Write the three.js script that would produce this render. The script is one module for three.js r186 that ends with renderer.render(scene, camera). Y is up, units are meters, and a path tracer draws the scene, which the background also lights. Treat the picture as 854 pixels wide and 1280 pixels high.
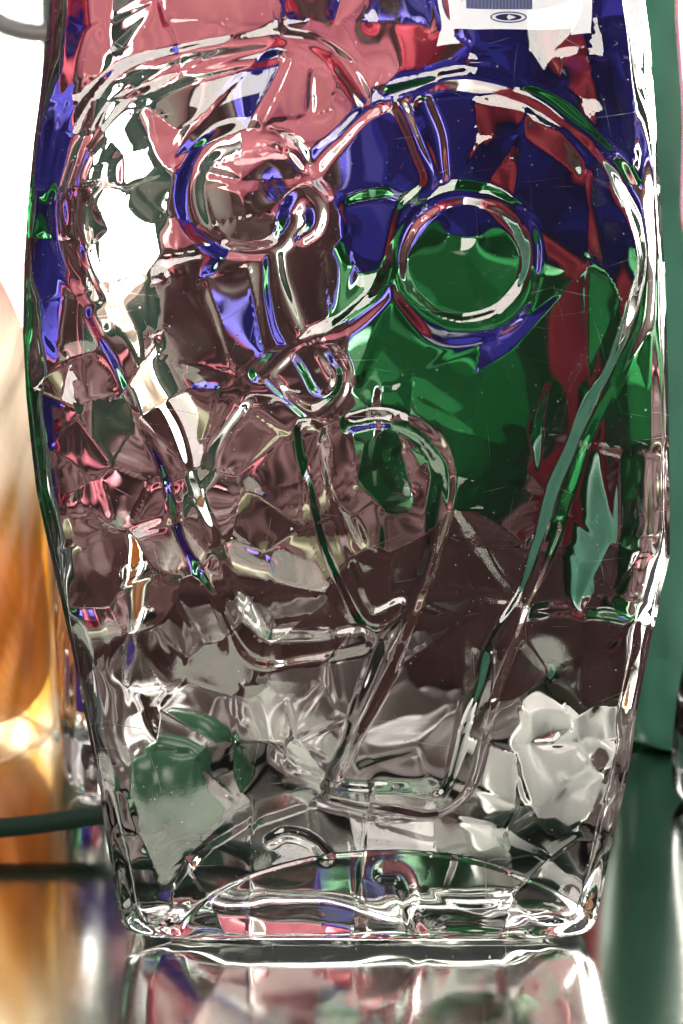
import * as THREE from 'three';
import { RectAreaLightUniformsLib } from 'three/addons/lights/RectAreaLightUniformsLib.js';
import { ImprovedNoise } from 'three/addons/math/ImprovedNoise.js';
import { RoundedBoxGeometry } from 'three/addons/geometries/RoundedBoxGeometry.js';
import { mergeGeometries } from 'three/addons/utils/BufferGeometryUtils.js';

// ---------------------------------------------------------------- camera, light, exposure
const scene = new THREE.Scene();
scene.background = new THREE.Color(0.085, 0.085, 0.087);
const camera = new THREE.PerspectiveCamera(16.19, 683 / 1024, 0.05, 10);
camera.position.set(0, 0.3011, 0.8803);
camera.lookAt(0, 0.114, 0);
camera.focus = 0.9;
camera.userData.fStop = 20;

const renderer = new THREE.WebGLRenderer({ antialias: true });
renderer.setSize(683, 1024);
renderer.toneMapping = THREE.LinearToneMapping;
renderer.toneMappingExposure = 1;
renderer.shadowMap.enabled = true;
RectAreaLightUniformsLib.init();

function areaLight(x, y, z, w, h, tx, ty, tz, intensity, color) {
  const l = new THREE.RectAreaLight(color, intensity, w, h);
  l.position.set(x, y, z); l.lookAt(tx, ty, tz); l.castShadow = true; scene.add(l);
  return l;
}
areaLight(-0.41, 0.34, -0.665, 0.56, 0.6, -0.41, 0.34, 0, 18, 0xfffaf2);      // the sunlit window, at its pane
const fillLamps = [                                                                // where, size, aim, strength, colour of fill lamps added out of view
  [[0.25, 1.05, -0.05], [0.5, 0.5], [0.02, 0.05, -0.35], 6, 0xfff4e6],          // fill added above the shelf
  [[-0.3, 0.75, 1.25], [0.7, 0.5], [0, 0.1, -0.2], 15, 0xfff6ec],               // softbox added behind the viewer for sheen on the facets
  [[0.06, 0.5, -0.5], [0.5, 0.07], [0.06, 0, -0.25], 8, 0xfff8f0],              // strip added over the back of the shelf for white highlights
];
for (const [p, s, a, k, c] of fillLamps) areaLight(...p, ...s, ...a, k, c);

// ---------------------------------------------------------------- helpers
const used = {};
function numbered(name) { const n = used[name] = (used[name] ?? -1) + 1; return n ? `${name}_${String(n).padStart(3, '0')}` : name; }
function tag(o, label, category, group, kind) { o.userData = { label, category }; if (group) o.userData.group = group; if (kind) o.userData.kind = kind; return o; }
function mesh(name, geometry, material, parent) {
  const m = new THREE.Mesh(geometry, material);
  m.name = parent ? name : numbered(name); m.castShadow = m.receiveShadow = true;
  (parent ?? scene).add(m);
  return m;
}
function thing(name, x, y, z, turn = 0) { const g = new THREE.Group(); g.name = numbered(name); g.position.set(x, y, z); g.rotation.y = turn; scene.add(g); return g; }
function std(r, g, b, roughness, more = {}) { const { color, ...rest } = more; return new THREE.MeshPhysicalMaterial({ color: new THREE.Color().setRGB(r, g, b), roughness, ...rest }); }
let seed = 7;
function random() { seed = (seed * 1664525 + 1013904223) >>> 0; return seed / 4294967296; }
const perlin = new ImprovedNoise();
const noise = (x, y, z = 0) => perlin.noise(x, y, z);
const smooth = (a, b, x) => { const t = Math.min(1, Math.max(0, (x - a) / (b - a))); return t * t * (3 - 2 * t); };
function lathe(profile, segments = 96, bump) {                                  // profile [[radius, height], ...] through a smooth curve
  const curve = new THREE.CatmullRomCurve3(profile.map(([r, y]) => new THREE.Vector3(r, y, 0)), false, 'centripetal');
  const g = new THREE.LatheGeometry(curve.getPoints(profile.length * 10).map((p) => new THREE.Vector2(Math.max(p.x, 0), p.y)), segments);
  if (bump) {
    const p = g.attributes.position;
    for (let i = 0; i < p.count; i++) {
      const a = Math.atan2(p.getZ(i), p.getX(i)), r = Math.hypot(p.getX(i), p.getZ(i)), k = 1 + bump(a, p.getY(i)) * Math.min(1, r / 0.01);
      p.setX(i, p.getX(i) * k); p.setZ(i, p.getZ(i) * k);
    }
    g.computeVertexNormals();
  }
  return g;
}
function cutLathe(profile, sides, wobble) {                                      // a vessel cut in flat panels
  let g = new THREE.LatheGeometry(profile.map(([r, y]) => new THREE.Vector2(r, y)), sides);
  const p = g.attributes.position;
  for (let i = 0; i < p.count; i++) {
    const x = p.getX(i), y = p.getY(i), z = p.getZ(i), k = 1 + wobble * noise(x * 70 + 3, y * 60, z * 70), turn = y * 9, c = Math.cos(turn), s = Math.sin(turn);
    p.setXYZ(i, (x * c - z * s) * k, y, (x * s + z * c) * k);
  }
  g = g.toNonIndexed(); g.computeVertexNormals();
  return g;
}
function dataTexture(n, fill, srgb) {
  const d = new Uint8Array(n * n * 4);
  for (let y = 0; y < n; y++) for (let x = 0; x < n; x++) { const c = fill(x, y); for (let k = 0; k < 3; k++) d[(y * n + x) * 4 + k] = Math.max(0, Math.min(255, c[k] ?? c[0])); d[(y * n + x) * 4 + 3] = 255; }
  const t = new THREE.DataTexture(d, n, n, THREE.RGBAFormat);
  t.wrapS = t.wrapT = THREE.RepeatWrapping; t.magFilter = THREE.LinearFilter; t.minFilter = THREE.LinearMipmapLinearFilter; t.generateMipmaps = true;
  if (srgb) t.colorSpace = THREE.SRGBColorSpace;
  t.needsUpdate = true; return t;
}

function swirl(g, colours, across, up, seedling = 0) {                             // streaks of colour in the glass
  const p = g.attributes.position, c = new Float32Array(p.count * 3), cols = colours.map((k) => new THREE.Color().setRGB(...k)), out = new THREE.Color();
  for (let i = 0; i < p.count; i++) {
    const a = Math.atan2(p.getZ(i), p.getX(i)), y = p.getY(i), w = noise(Math.cos(a) * across + seedling, y * up, Math.sin(a) * across) + 0.5 * noise(Math.cos(a) * across * 2.7, y * up * 2.3 + seedling, Math.sin(a) * across * 2.7);
    const s = Math.min(0.999, Math.max(0, 0.5 + 0.75 * w)) * (cols.length - 1), k = Math.floor(s);
    out.copy(cols[k]).lerp(cols[k + 1], s - k); c.set([out.r, out.g, out.b], i * 3);
  }
  g.setAttribute('color', new THREE.BufferAttribute(c, 3));
  return g;
}

// ---------------------------------------------------------------- the setting
const scuff = dataTexture(512, (x, y) => {
  const streak = noise(x * 0.02, y * 0.55, 3) * 26 + noise(x * 0.06, y * 1.7, 8) * 22;
  return [130 + streak + (random() > 0.9985 ? 120 : 0)];
});
scuff.repeat.set(3, 3);
const shelfMaterial = std(0.33, 0.36, 0.32, 0.24, { metalness: 1, roughnessMap: scuff });
const shelf = mesh('shelf', new RoundedBoxGeometry(1.9, 0.012, 1.3, 3, 0.002), shelfMaterial);
shelf.position.set(0, -0.006, -0.4); tag(shelf, 'polished mirror-like display shelf under the glassware', 'shelf', null, 'structure');

const grain = dataTexture(256, (x, y) => { const n = noise(x * 0.012, y * 0.12, 1) * 22 + noise(x * 0.05, y * 0.5, 5) * 16 + (random() - 0.5) * 10; return [126 + n, 104 + n * 0.9, 102 + n * 0.9]; }, true);
const satin = std(0.085, 0.045, 0.046, 0.42, { specularIntensity: 0.7, side: THREE.DoubleSide });
{
  const g = new THREE.PlaneGeometry(0.72, 0.66, 240, 200), p = g.attributes.position;
  for (let i = 0; i < p.count; i++) {
    const x = p.getX(i), y = p.getY(i);
    p.setZ(i, 0.012 * Math.sin(x * 95 + 3 * noise(x * 5, y * 4, 1)) + 0.03 * noise(x * 14, y * 9, 3) + 0.014 * noise(x * 34 + y * 12, y * 26, 7));  // folds shaped to give streaks from dark to light
  }
  g.computeVertexNormals();
  const drape = mesh('backdrop', g, satin); drape.position.set(0.243, 0.32, -0.64);
  tag(drape, 'mauve-brown satin backdrop added behind the shelf, folded for light and dark streaks', 'backdrop', null, 'structure');
}

const win = thing('shop_window', -0.41, 0.34, -0.68);
tag(win, 'bright sunlit window pane at the far left, blown out white', 'window');
mesh('pane', new THREE.BoxGeometry(0.58, 0.62, 0.01), std(0.9, 0.9, 0.9, 0.5, { emissive: new THREE.Color(1, 0.98, 0.96), emissiveIntensity: 3 }), win);
{ const bars = []; for (const [w, h, x, y] of [[0.62, 0.02, 0, 0.32], [0.62, 0.02, 0, -0.32], [0.02, 0.62, -0.3, 0], [0.02, 0.62, 0.3, 0]]) bars.push(new THREE.BoxGeometry(w, h, 0.02).translate(x, y, -0.012)); mesh('frame', mergeGeometries(bars), std(0.7, 0.68, 0.66, 0.5), win); }

const low = thing('covered_riser', 0.001, 0, -0.41);
tag(low, 'low riser block under a mauve-brown satin cover, carrying the vases', 'riser');
{
  const g = new THREE.BoxGeometry(0.172, 0.045, 0.3, 80, 22, 140).translate(0, 0.0225, 0), p = g.attributes.position, n = g.attributes.normal;
  for (let i = 0; i < p.count; i++) {
    const x = p.getX(i), y = p.getY(i), z = p.getZ(i), k = Math.min(1, y / 0.01), h = k * (0.006 * noise(x * 34 + z * 12, y * 26, z * 30) + 0.003 * noise(x * 90 + z * 60, y * 70, z * 90 - 4));
    p.setXYZ(i, x + h, y + h, z + h);
  }
  g.computeVertexNormals();
  const cover = satin.clone(); cover.color.setRGB(0.07, 0.031, 0.031); cover.roughness = 0.7; cover.specularIntensity = 0.12;
  mesh('cover', g, cover, low);
}

fillLamps.forEach(([p, [w, h], a], i) => {
  const t = thing('added_fill_panel', ...p); t.lookAt(...a); tag(t, ['square fill panel added out of view above the shelf', 'wide softbox added out of view facing the front of the shelf', 'long strip light added above the back of the shelf for highlights'][i], 'lamp');
  mesh('housing', new RoundedBoxGeometry(w + 0.02, h + 0.02, 0.02, 2, 0.004).translate(0, 0, -0.02), std(0.6, 0.6, 0.6, 0.5), t);
  mesh('diffuser', new THREE.BoxGeometry(w, h, 0.004).translate(0, 0, -0.006), std(0.9, 0.9, 0.9, 0.6, { emissive: new THREE.Color(1, 0.97, 0.92), emissiveIntensity: 2 }), t);
});
// ---------------------------------------------------------------- coloured glass behind the crystal
function vase(name, x, y, z, profile, material, label, category = 'vase', bump, streaks, cut) {
  const t = thing(name, x, y, z); tag(t, label, category);
  const g = cut ? cutLathe(profile, cut, 0.12) : lathe(profile, 144, bump);
  if (streaks) { swirl(g, ...streaks); material.vertexColors = true; material.color.set(0xffffff); }
  mesh('body', g, material, t);
  return t;
}
const gloss = { clearcoat: 1, clearcoatRoughness: 0.03 };
vase('emerald_bowl', 0.0425, 0.045, -0.308, [[0, 0], [0.024, 0.001], [0.035, 0.022], [0.041, 0.046], [0.039, 0.077], [0.037, 0.079], [0.035, 0.075], [0.034, 0.02], [0, 0.01]],
  std(0.004, 0.12, 0.026, 0.34, { metalness: 0.8 }), 'emerald green cut glass bowl on the riser, seen through the crystal', 'bowl', (a, y) => 0.05 * Math.cos(a * 7 + y * 30) + 0.05 * noise(a * 3, y * 40, 1), null, 11);
vase('emerald_tumbler', 0.1005, 0, -0.3, [[0, 0], [0.009, 0.001], [0.0105, 0.008], [0.0115, 0.05], [0.0118, 0.094], [0.0108, 0.095], [0.01, 0.01], [0, 0.006]],
  std(0.004, 0.14, 0.03, 0.3, { metalness: 0.8 }), 'slim emerald tumbler on the shelf beside the right end of the riser', 'tumbler', null, null, 8);
vase('cobalt_vase', 0.04, 0.045, -0.47, [[0, 0], [0.03, 0.001], [0.044, 0.03], [0.052, 0.08], [0.05, 0.125], [0.044, 0.15], [0.042, 0.15], [0.03, 0.02], [0, 0.01]],
  std(0.022, 0.013, 0.24, 0.3, { metalness: 0.75 }), 'cobalt blue cut glass vase standing behind the emerald bowl', 'vase', (a, y) => 0.06 * Math.cos(a * 9 + y * 12) + 0.05 * noise(a * 3, y * 30, 2), null, 12);
vase('ruby_bottle', 0.101, 0, -0.44, [[0, 0], [0.012, 0.001], [0.014, 0.01], [0.015, 0.12], [0.016, 0.2], [0.015, 0.24], [0.009, 0.26], [0.008, 0.3], [0, 0.3]],
  std(0.3, 0.02, 0.04, 0.3, { metalness: 0.5 }), 'slim ruby red bottle beside the right end of the riser', 'bottle', null);
vase('pink_goblet', -0.048, 0.045, -0.5, [[0, 0], [0.02, 0.001], [0.02, 0.004], [0.004, 0.008], [0.004, 0.09], [0.012, 0.1], [0.028, 0.12], [0.034, 0.16], [0.034, 0.22], [0.032, 0.22], [0.025, 0.12], [0, 0.105]],
  std(0.95, 0.27, 0.34, 0.3, { metalness: 0.1, clearcoat: 0.6, clearcoatRoughness: 0.1 }), 'tall rose pink goblet on the left end of the riser', 'goblet', (a, y) => 0.05 * Math.cos(a * 8));
vase('teal_bottle', -0.086, 0, -0.31, [[0, 0], [0.011, 0.001], [0.013, 0.01], [0.014, 0.2], [0.013, 0.3], [0.006, 0.33], [0, 0.34]],
  std(0.045, 0.075, 0.06, 0.25, gloss), 'tall thin dark green bottle left of the riser', 'bottle');
vase('glass_paperweight', -0.046, 0, -0.142, [[0, 0], [0.009, 0.0008], [0.014, 0.008], [0.0125, 0.016], [0.006, 0.021], [0, 0.022]],
  std(0.025, 0.085, 0.042, 0.25, { specularIntensity: 0.6 }), 'small green glass paperweight behind the left foot of the crystal', 'paperweight');
vase('stoneware_bottle', -0.088, 0, -0.54, [[0, 0], [0.012, 0.001], [0.015, 0.01], [0.016, 0.2], [0.014, 0.26], [0.007, 0.28], [0.007, 0.31], [0, 0.31]],
  std(0.36, 0.35, 0.3, 0.5), 'grey stoneware bottle nearest the bright window', 'bottle');
vase('crimson_jug', 0.018, 0.045, -0.545, [[0, 0], [0.016, 0.001], [0.02, 0.02], [0.022, 0.1], [0.024, 0.2], [0.02, 0.22], [0.021, 0.25], [0, 0.25]],
  std(0.34, 0.02, 0.045, 0.3, { metalness: 0.5 }), 'crimson glass jug behind the cobalt vase', 'jug', (a) => 0.04 * Math.cos(a * 6), null, 9);
{
  const t = thing('rose_vase', 0.078, 0, -0.58); tag(t, 'tall rose and white glass vase at the right behind the riser', 'vase');
  mesh('body', lathe([[0, 0], [0.016, 0.001], [0.02, 0.02], [0.022, 0.1], [0.021, 0.185]]), std(0.92, 0.24, 0.31, 0.25, gloss), t);
  mesh('white_neck', lathe([[0.021, 0.185], [0.024, 0.22], [0.026, 0.3], [0.02, 0.31], [0, 0.31]]), std(0.88, 0.86, 0.84, 0.25, gloss), t);
}
{
  const t = thing('olive_bar', 0.012, 0, -0.246); tag(t, 'long olive painted wooden bar lying along the foot of the riser', 'wooden bar');
  mesh('bar', new RoundedBoxGeometry(0.15, 0.013, 0.012, 2, 0.002).translate(0, 0.0066, 0), std(0.2, 0.19, 0.11, 0.5, { map: grain }), t);
}
const olive = mesh('olive_box', new RoundedBoxGeometry(0.03, 0.01, 0.02, 2, 0.003), std(0.24, 0.23, 0.13, 0.5));
olive.position.set(-0.024, 0.05, -0.29); tag(olive, 'small olive box lying on the front of the riser', 'box');
{
  const g = new THREE.PlaneGeometry(0.108, 0.09, 120, 100).rotateX(-Math.PI / 2), q = g.attributes.position;
  for (let i = 0; i < q.count; i++) {
    const x = q.getX(i), z = q.getZ(i), e = Math.min(1, (0.054 - Math.abs(x)) / 0.012, (0.045 - Math.abs(z)) / 0.012);
    q.setY(i, 0.0015 + Math.max(0, e) * (0.009 + 0.022 * Math.abs(noise(x * 30, z * 24, 2)) + 0.012 * noise(x * 55 + z * 30, z * 60, 5) + 0.004 * noise(x * 140, z * 140, 8)));
  }
  g.computeVertexNormals();
  const c = mesh('added_satin_cloth', g, std(0.085, 0.06, 0.057, 0.36, { side: THREE.DoubleSide })); c.position.set(-0.007, 0, -0.207);
  tag(c, 'crumpled mauve satin cloth added between the crystal and the riser for soft pale gradients', 'cloth');  // cloth added for the soft light and dark gradients of its folds
}
vase('glare_bowl', 0.056, 0, -0.138, [[0, 0], [0.007, 0.001], [0.011, 0.009], [0.013, 0.024], [0.0118, 0.025], [0.008, 0.01], [0, 0.005]],
  std(0.85, 0.84, 0.82, 0.3, gloss), 'white porcelain bowl added behind the right foot of the crystal to give its glare', 'bowl');  // added bowl, its white standing in for glare in the crystal

// ---------------------------------------------------------------- glassware in view beside the crystal
{
  const t = thing('amber_vase', -0.139, 0, -0.2); tag(t, 'fluted amber glass vase fading to white at its top, with a painted glow at its foot, left of the crystal', 'vase');
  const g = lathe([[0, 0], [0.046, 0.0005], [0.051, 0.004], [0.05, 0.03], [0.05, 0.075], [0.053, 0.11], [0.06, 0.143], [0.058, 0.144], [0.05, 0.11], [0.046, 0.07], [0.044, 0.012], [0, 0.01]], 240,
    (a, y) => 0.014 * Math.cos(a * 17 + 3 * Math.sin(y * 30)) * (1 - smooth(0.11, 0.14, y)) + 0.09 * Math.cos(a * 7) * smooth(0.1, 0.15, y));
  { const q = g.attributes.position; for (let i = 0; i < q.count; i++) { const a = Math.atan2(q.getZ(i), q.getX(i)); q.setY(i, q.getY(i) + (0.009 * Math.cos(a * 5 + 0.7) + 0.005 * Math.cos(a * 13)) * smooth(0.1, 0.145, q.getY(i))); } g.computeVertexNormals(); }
  const p = g.attributes.position, c = new Float32Array(p.count * 3), amber = new THREE.Color().setRGB(0.64, 0.36, 0.06), paleGlow = new THREE.Color().setRGB(0.96, 0.9, 0.82), rose = new THREE.Color().setRGB(0.85, 0.6, 0.58), k = new THREE.Color();
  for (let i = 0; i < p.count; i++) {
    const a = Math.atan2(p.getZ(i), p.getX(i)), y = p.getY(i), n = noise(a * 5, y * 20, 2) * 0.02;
    k.copy(amber).lerp(paleGlow, smooth(0.055, 0.09, y + n * 1.6)).lerp(paleGlow, 0.85 * (1 - smooth(0.004, 0.02, y + n * 0.6))).lerp(rose, 0.8 * smooth(0.12, 0.14, y + n) * (0.5 + 0.5 * Math.cos(a * 14)));  // paler towards the top; cream at the foot is a painted glow
    const b = a + y * 9, s = noise(Math.cos(b) * 7, y * 22, Math.sin(b) * 7) + 0.5 * noise(Math.cos(b) * 19, y * 34, Math.sin(b) * 19); if (s > 0) k.lerp(paleGlow, Math.min(0.5, s)); else k.multiplyScalar(1 + 0.5 * Math.max(-0.7, s));
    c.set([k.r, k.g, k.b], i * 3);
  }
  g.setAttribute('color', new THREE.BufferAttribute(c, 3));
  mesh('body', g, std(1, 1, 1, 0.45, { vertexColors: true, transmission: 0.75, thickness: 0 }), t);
}
{
  const t = thing('violet_tumbler', -0.0712, 0, -0.138); tag(t, 'small thick clear tumbler with a violet band, half hidden by the crystal', 'tumbler');
  mesh('body', lathe([[0, 0.002], [0.006, 0.0015], [0.0085, 0.003], [0.0108, 0.01], [0.0115, 0.03], [0.0118, 0.066], [0.011, 0.067], [0.0095, 0.06], [0.0085, 0.022], [0.005, 0.017], [0, 0.016]], 96, (a, y) => 0.06 * noise(Math.cos(a) * 3 + 5, Math.sin(a) * 3, y * 90)),
    std(0.95, 0.94, 0.97, 0.04, { transmission: 1, thickness: 0.01, ior: 1.5 }), t);
  mesh('colour_band', lathe([[0.007, 0.026], [0.0078, 0.028], [0.008, 0.034], [0.0078, 0.042], [0.007, 0.043], [0.007, 0.026]], 64), std(0.1, 0.05, 0.35, 0.25), t);
}
{
  const t = thing('green_vase', 0.159, 0, -0.19); tag(t, 'large flattened teal green glass vase with caustic light mottled into its colour, right of the crystal', 'vase');
  const g = lathe([[0, 0.001], [0.066, 0.001], [0.071, 0.004], [0.0735, 0.011], [0.0735, 0.05], [0.073, 0.14], [0.074, 0.24], [0.076, 0.32], [0.073, 0.32], [0.07, 0.2], [0.068, 0.02], [0, 0.012]], 128, (a, y) => 0.03 * noise(Math.cos(a) * 3, y * 20, Math.sin(a) * 3) + 0.012 * noise(Math.cos(a) * 8, y * 55 + a, Math.sin(a) * 8)).scale(1, 1, 0.33);
  const p = g.attributes.position, c = new Float32Array(p.count * 3);
  for (let i = 0; i < p.count; i++) { const n = 1 + 0.35 * noise(p.getX(i) * 45, p.getY(i) * 38, p.getZ(i) * 45 + 3) + 0.3 * noise(p.getX(i) * 120, p.getY(i) * 90, p.getZ(i) * 120); c.set([0.075 * n, 0.26 * n, 0.18 * n], i * 3); }  // caustic light swirls put into the vertex colour as mottling
  g.setAttribute('color', new THREE.BufferAttribute(c, 3));
  mesh('body', g, std(1, 1, 1, 0.3, { vertexColors: true, specularIntensity: 0.8 }), t);
}
{
  const t = thing('pink_rimmed_glass', 0.1275, 0, -0.128); tag(t, 'clear drinking glass with a pink rim at the far right edge', 'glass');
  mesh('body', lathe([[0, 0.001], [0.027, 0.001], [0.0305, 0.004], [0.0315, 0.012], [0.0305, 0.03], [0.028, 0.045], [0.026, 0.07], [0.0258, 0.1], [0.028, 0.13], [0.0305, 0.165], [0.0285, 0.165], [0.024, 0.12], [0.023, 0.06], [0.021, 0.02], [0, 0.014]], 128),
    std(0.93, 0.9, 0.93, 0.03, { transmission: 1, thickness: 0.01, ior: 1.5 }), t);
  mesh('rim', lathe([[0.0285, 0.166], [0.0308, 0.166], [0.0322, 0.2], [0.034, 0.235], [0.032, 0.236], [0.03, 0.2], [0.0285, 0.166]], 96), std(0.85, 0.2, 0.27, 0.15, gloss), t);
}
function cable(name, points, r, material, label) {
  const c = new THREE.CatmullRomCurve3(points.map((p) => new THREE.Vector3(...p)));
  return tag(mesh(name, new THREE.TubeGeometry(c, 80, r, 14), material), label, 'cable');
}
cable('power_cable', [[-0.19, 0.0055, -0.072], [-0.13, 0.0062, -0.076], [-0.09, 0.0068, -0.083], [-0.06, 0.0085, -0.09], [-0.02, 0.004, -0.1], [0.03, 0.003, -0.105], [0.07, 0.003, -0.125]], 0.0028, std(0.008, 0.02, 0.014, 0.5, { specularIntensity: 0.2 }), 'dark green power cable running across the shelf behind the crystal');
cable('wire_loop', [[-0.18, 0.38, -0.3], [-0.128, 0.23, -0.3], [-0.113, 0.214, -0.3], [-0.1, 0.21, -0.3], [-0.085, 0.212, -0.3], [-0.06, 0.235, -0.3], [-0.05, 0.38, -0.3]], 0.0032, std(0.12, 0.12, 0.12, 0.4), 'grey cable hanging in a loop before the bright window');

// ---------------------------------------------------------------- the crystal block
{
  const facets = [
  { at: [-69.7, 154.5], lean: [0.06, 0.15] },
  { at: [-73.0, 138.4], lean: [0.07, 0.09] },
  { at: [-65.9, 146.5], lean: [0.26, -0.19] },
  { at: [-71.3, 122.2], lean: [0.21, 0] },
  { at: [-65.2, 130.3], lean: [0, 0.16] },
  { at: [-54.9, 152.5], lean: [0.11, 0] },
  { at: [-46.1, 146.5], lean: [-0.26, 0.19] },
  { at: [-37.1, 154.5], lean: [0.01, -0.01] },
  { at: [-59.1, 134.4], lean: [0.13, -0.08] },
  { at: [-49.2, 128.3], lean: [0.05, -0.04] },
  { at: [-40.2, 136.4], lean: [0.2, -0.25] },
  { at: [-53.4, 117.1], lean: [-0.01, 0.32] },
  { at: [-63.4, 114.0], lean: [-0.01, -0.02] },
  { at: [-73.4, 112.0], lean: [0.07, -0.01] },
  { at: [-45.4, 109.9], lean: [0.03, 0.09] },
  { at: [-55.6, 100.7], lean: [0.01, -0.11] },
  { at: [-49.7, 89.3], lean: [-0.14, 0.19] },
  { at: [-63.7, 95.5], lean: [0.09, -0.06] },
  { at: [-66.9, 81.0], lean: [0.01, 0.25] },
  { at: [-45.8, 76.9], lean: [-0.16, 0.28] },
  { at: [-37.7, 85.2], lean: [0.24, -0.21] },
  { at: [-33.4, 114.0], lean: [-0.06, 0.06] },
  { at: [-25.3, 133.3], lean: [0.07, -0.23] },
  { at: [-19.3, 142.4], lean: [-0.09, 0.06] },
  { at: [-15.4, 122.2], lean: [0.07, -0.05] },
  { at: [-9.4, 118.1], lean: [-0.09, -0.09] },
  { at: [-19.4, 110.9], lean: [0.02, -0.32] },
  { at: [-11.4, 101.7], lean: [0.03, 0.1] },
  { at: [-1.4, 105.8], lean: [-0.05, 0.07] },
  { at: [-15.5, 87.3], lean: [-0.08, 0.02] },
  { at: [-25.5, 97.6], lean: [-0.3, 0.11] },
  { at: [2.6, 120.1], lean: [-0.08, -0.03] },
  { at: [10.6, 109.9], lean: [-0.28, -0.01] },
  { at: [16.7, 97.6], lean: [-0.01, -0.08] },
  { at: [7.6, 97.6], lean: [-0.08, -0.08] },
  { at: [-27.6, 74.8], lean: [-0.04, 0.1] },
  { at: [-34.8, 62.3], lean: [-0.25, -0.2] },
  { at: [-19.6, 62.3], lean: [0.12, 0.05] },
  { at: [-7.5, 64.4], lean: [0, -0.1] },
  { at: [-11.5, 74.8], lean: [-0.12, 0.1] },
  { at: [-56.0, 68.5], lean: [0.1, -0.06] },
  { at: [-53.1, 53.9], lean: [-0.1, -0.14] },
  { at: [-48.2, 41.2], lean: [0.14, 0.04] },
  { at: [-32.0, 37.0], lean: [0.12, -0.05] },
  { at: [-56.4, 34.9], lean: [0.32, 0.04] },
  { at: [-53.5, 20.0], lean: [0.28, 0.15] },
  { at: [-36.9, 49.7], lean: [0.25, -0.11] },
  { at: [-19.7, 45.5], lean: [-0.04, -0.03] },
  { at: [-5.5, 47.6], lean: [-0.01, 0.02] },
  { at: [4.6, 68.5], lean: [0.12, -0.01] },
  { at: [18.8, 70.6], lean: [-0.03, -0.07] },
  { at: [16.8, 51.8], lean: [-0.01, 0.03] },
  { at: [24.8, 81.0], lean: [-0.1, -0.13] },
  { at: [36.8, 87.3], lean: [0.02, 0.02] },
  { at: [34.7, 97.6], lean: [-0.17, -0.27] },
  { at: [28.7, 95.5], lean: [-0.13, -0.29] },
  { at: [32.9, 70.6], lean: [0.06, 0.17] },
  { at: [43.0, 70.6], lean: [-0.31, -0.06] },
  { at: [57.0, 81.0], lean: [-0.02, 0.07] },
  { at: [54.8, 95.5], lean: [0, -0.06] },
  { at: [61.2, 68.5], lean: [0.02, 0.19] },
  { at: [49.2, 62.3], lean: [0.05, -0.19] },
  { at: [43.1, 60.2], lean: [-0.32, 0.05] },
  { at: [71.1, 83.1], lean: [-0.08, 0.05] },
  { at: [72.9, 95.5], lean: [-0.1, -0.06] },
  { at: [74.7, 109.9], lean: [-0.09, -0.02] },
  { at: [69.4, 62.3], lean: [-0.05, -0.19] },
  { at: [51.4, 45.5], lean: [-0.03, 0.03] },
  { at: [59.5, 47.6], lean: [-0.32, -0.05] },
  { at: [53.6, 32.8], lean: [-0.31, 0.06] },
  { at: [37.2, 45.5], lean: [0.03, 0.09] },
  { at: [33.2, 32.8], lean: [0.06, 0.08] },
  { at: [14.9, 32.8], lean: [0.01, 0.21] },
  { at: [-1.4, 34.9], lean: [0.01, 0.06] },
  { at: [-15.7, 32.8], lean: [-0.08, 0.08] },
  { at: [69.7, 47.6], lean: [-0.32, -0.04] },
  { at: [65.8, 34.9], lean: [-0.32, 0.04] },
  { at: [59.9, 20.0], lean: [-0.29, 0.13] },
  { at: [14.5, 146.5], lean: [0.07, -0.04] },
  { at: [-52.8, 166.5], lean: [-0.03, 0.09] },
  { at: [-40.9, 170.5], lean: [0.03, -0.09] },
  { at: [-27.1, 164.5], lean: [-0.04, -0.06] },
  { at: [-59.8, 229.4], lean: [-0.05, 0.03] },
  { at: [-70.3, 182.4], lean: [0.05, 0.18] },
  { at: [-65.8, 215.8], lean: [0.01, -0.13] },
  { at: [-70.9, 260.2], lean: [0.05, 0.02] },
  { at: [-24.5, 262.1], lean: [0.03, -0.01] },
  { at: [37.3, 262.1], lean: [0.03, -0.32] },
  { at: [-53.2, 206.1], lean: [-0.32, -0.04] },
  { at: [-47.5, 197.2], lean: [-0.32, 0.01] },
  { at: [-56.4, 192.3], lean: [-0.31, 0.03] },
  { at: [-48.6, 185.4], lean: [-0.31, 0.06] },
  { at: [-54.6, 177.5], lean: [-0.3, 0.1] },
  { at: [-41.5, 205.1], lean: [0.06, 0.19] },
  { at: [-39.1, 193.3], lean: [0.04, 0.27] },
  { at: [-61.7, 204.1], lean: [0.19, 0.2] },
  { at: [-63.3, 188.4], lean: [-0.02, 0.12] },
  { at: [-42.7, 181.4], lean: [-0.07, 0.31] },
  { at: [-59.2, 199.2], lean: [0.17, 0.23] }
  ];
  // most facets are broken again into two or three by the mould
  for (const f of facets.slice()) {
    if (f.at[0] > -4 && f.at[1] > 88) continue;
    const a = random() * 6.283, n = random() < 0.6 ? 1 : 2, [x, y] = f.at, [u, v] = f.lean;
    for (let k = 0; k < n; k++) {
      const t = a + k * 6.283 / n + (random() - 0.5) * 0.7, r = n < 2 ? 0 : 3.4 + 2 * random(), s = { at: [x + r * Math.cos(t), y + r * Math.sin(t)], lean: [u + 0.3 * (random() - 0.5), v + 0.3 * (random() - 0.5)] };
      if (k) facets.push(s); else Object.assign(f, s);
    }
  }
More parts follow.
